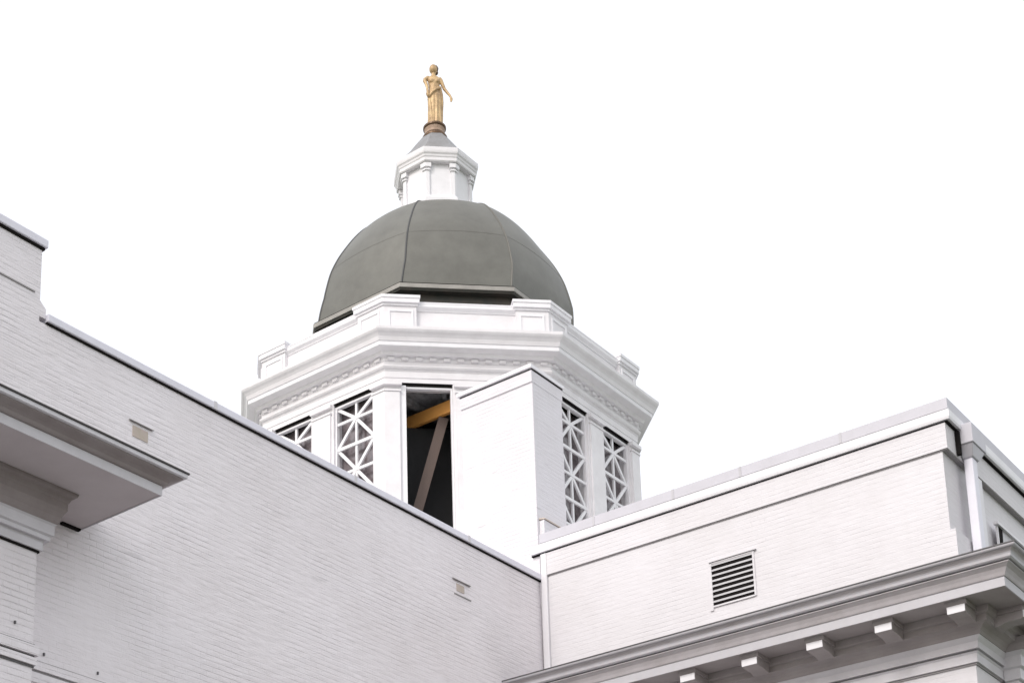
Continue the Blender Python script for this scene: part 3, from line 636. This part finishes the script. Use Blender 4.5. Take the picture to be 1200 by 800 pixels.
def statue_body():
    """union of tapered shapes, voxel-remeshed to one skin. local axes: sx = screen right, d = towards the viewer"""
    a = math.radians(225); D = Vector((math.cos(a), math.sin(a), 0)); S = Vector((-D.y, D.x, 0))
    base = Vector((TX, TY, 33.72))
    def W(s, d, z): return base + S*s + D*d + Vector((0, 0, z))
    b = MB()
    def loft(secs, n=40, fold=0.0, ph=0.0, cnt=9):
        vs_ = []
        for (s, d, z, rs, rd, fo) in secs:
            for k in range(n):
                t = 2*PI*k/n; f = 1 + fo*math.sin(cnt*t+ph+z*1.3) + fo*.5*math.sin((cnt*2-3)*t+1+z*2)
                vs_.append(W(s+rs*f*math.cos(t), d+rd*f*math.sin(t), z))
        m_ = len(secs)
        b.add(vs_, [(i*n+j, i*n+(j+1) % n, (i+1)*n+(j+1) % n, (i+1)*n+j) for i in range(m_-1) for j in range(n)] + [tuple(reversed(range(n))), tuple((m_-1)*n+j for j in range(n))])
    def limb(pts, n=14):
        vs_ = []; m_ = len(pts)
        for i, (s, d, z, r) in enumerate(pts):
            p = W(s, d, z); q0 = W(*pts[max(i-1, 0)][:3]); q1 = W(*pts[min(i+1, m_-1)][:3]); t = (q1-q0).normalized()
            u = t.cross(Vector((.3, .2, .9))).normalized(); v_ = t.cross(u)
            for k in range(n): an = 2*PI*k/n; vs_.append(p + u*r*math.cos(an) + v_*r*math.sin(an))
        b.add(vs_, [(i*n+j, i*n+(j+1) % n, (i+1)*n+(j+1) % n, (i+1)*n+j) for i in range(m_-1) for j in range(n)] + [tuple(reversed(range(n))), tuple((m_-1)*n+j for j in range(n))])
    def ball(s, d, z, rs, rd, rz, n=18):
        secs = []
        for i in range(n+1):
            t = -PI/2 + PI*i/n; c_ = max(math.cos(t), .02); secs.append((s, d, z+rz*math.sin(t), rs*c_, rd*c_, 0))
        loft(secs, 22)
    # robe: skirt to waist
    loft([(.02, 0, .0, .215, .20, .09), (.02, 0, .12, .205, .19, .09), (.02, .01, .45, .195, .175, .08), (.02, .015, .80, .20, .175, .06),
          (.015, .01, 1.05, .205, .17, .04), (.01, .0, 1.20, .185, .15, .03), (.01, 0, 1.32, .15, .12, .02), (.01, 0, 1.40, .145, .115, .02)], fold=1, cnt=10)
    # cloak edge rolled across the hips, from her left waist down to her right thigh
    limb([(.19, .06, 1.33, .05), (.13, .135, 1.26, .045), (.04, .18, 1.18, .042), (-.06, .185, 1.08, .04), (-.14, .15, .98, .038), (-.18, .09, .86, .035)])
    limb([(-.15, .10, .95, .04), (-.12, .135, .6, .045), (-.10, .14, .3, .045), (-.10, .12, .02, .05)])
    # torso
    loft([(.01, 0, 1.30, .15, .12, .02), (.01, .005, 1.45, .165, .125, .02), (.01, .01, 1.56, .185, .13, .02), (.01, 0, 1.66, .195, .115, .01), (.01, -.01, 1.73, .15, .09, 0), (.0, -.01, 1.78, .07, .065, 0)], cnt=8)
    ball(-.07, .09, 1.53, .075, .065, .075); ball(.08, .09, 1.53, .075, .065, .075)
    # neck and head turned to the viewer's left
    limb([(.0, -.01, 1.72, .07), (.0, .0, 1.83, .062), (.0, .01, 1.92, .06)])
    ball(-.005, .015, 1.995, .118, .125, .15)
    ball(-.02, .105, 1.985, .018, .03, .028); ball(-.01, .07, 1.925, .05, .045, .035)
    # her right arm (viewer's left): elbow out, forearm folded back to the waist
    limb([(-.15, 0, 1.70, .07), (-.20, .02, 1.66, .066), (-.27, .06, 1.58, .058), (-.285, .09, 1.53, .054), (-.24, .10, 1.42, .048), (-.21, .12, 1.28, .042), (-.205, .13, 1.17, .036), (-.205, .15, 1.08, .034)])
    limb([(-.205, .15, 1.09, .038), (-.21, .16, 1.03, .050), (-.20, .165, .97, .044), (-.195, .16, .92, .022)])
    # her left arm (viewer's right) hanging away from the body
    limb([(.17, 0, 1.69, .07), (.22, .0, 1.62, .062), (.27, .0, 1.48, .055), (.32, .0, 1.34, .050), (.40, .03, 1.20, .043), (.47, .06, 1.08, .036), (.50, .07, 1.00, .030)])
    limb([(.50, .07, 1.01, .034), (.51, .075, .95, .043), (.505, .08, .90, .036)])
    for k, (ds, dd, ln) in enumerate(((-.028, .01, .085), (-.010, .018, .10), (.010, .016, .095), (.026, .006, .075))):
        limb([(.505+ds, .08+dd, .915, .013), (.503+ds*.95, .085+dd, .915-ln*.55, .012), (.495+ds*.9, .095+dd, .915-ln, .008)], 8)
    limb([(.48, .09, .965, .014), (.462, .105, .925, .013), (.462, .11, .89, .009)], 8)
    # drapery falling beside the hip on the viewer's right
    limb([(.17, .05, 1.30, .06), (.215, .04, 1.1, .055), (.235, .02, .85, .05), (.22, .0, .60, .05), (.21, 0, .30, .05), (.19, 0, .02, .05)])
    o_ = b.build('statue_shell', GOLD, None)
    md = o_.modifiers.new('r', 'REMESH'); md.mode = 'VOXEL'; md.voxel_size = .013; md.use_smooth_shade = True
    sm = o_.modifiers.new('s', 'SMOOTH'); sm.iterations = 2; sm.factor = .5
    dg = bpy.context.evaluated_depsgraph_get(); dg.update()
    me = bpy.data.meshes.new_from_object(o_.evaluated_get(dg)); me.name = 'body'
    me.transform(Matrix.Translation(-Vector(ST.location)))
    for p in me.polygons: p.use_smooth = True
    o2 = bpy.data.objects.new('body', me); C.objects.link(o2); o2.parent = ST
    bpy.data.objects.remove(o_)
    # hair: cap with a knot behind
    b = MB(); b2_ = b
    def ball2(s, d, z, rs, rd, rz, n=12, m2=20):
        vs_ = []
        for i in range(n+1):
            t = -PI/2+PI*i/n; c_ = max(math.cos(t), .02)
            for k in range(m2): an = 2*PI*k/m2; f = 1+.04*math.sin(7*an+i); vs_.append(W(s+rs*c_*f*math.cos(an), d+rd*c_*f*math.sin(an), z+rz*math.sin(t)))
        b.add(vs_, [(i*m2+j, i*m2+(j+1) % m2, (i+1)*m2+(j+1) % m2, (i+1)*m2+j) for i in range(n) for j in range(m2)] + [tuple(reversed(range(m2))), tuple(n*m2+j for j in range(m2))])
    ball2(.035, -.03, 2.04, .122, .118, .125); ball2(.085, -.10, 1.97, .075, .07, .07)
    b.build('hair', BRONZE, ST, smooth=True)
statue_body()
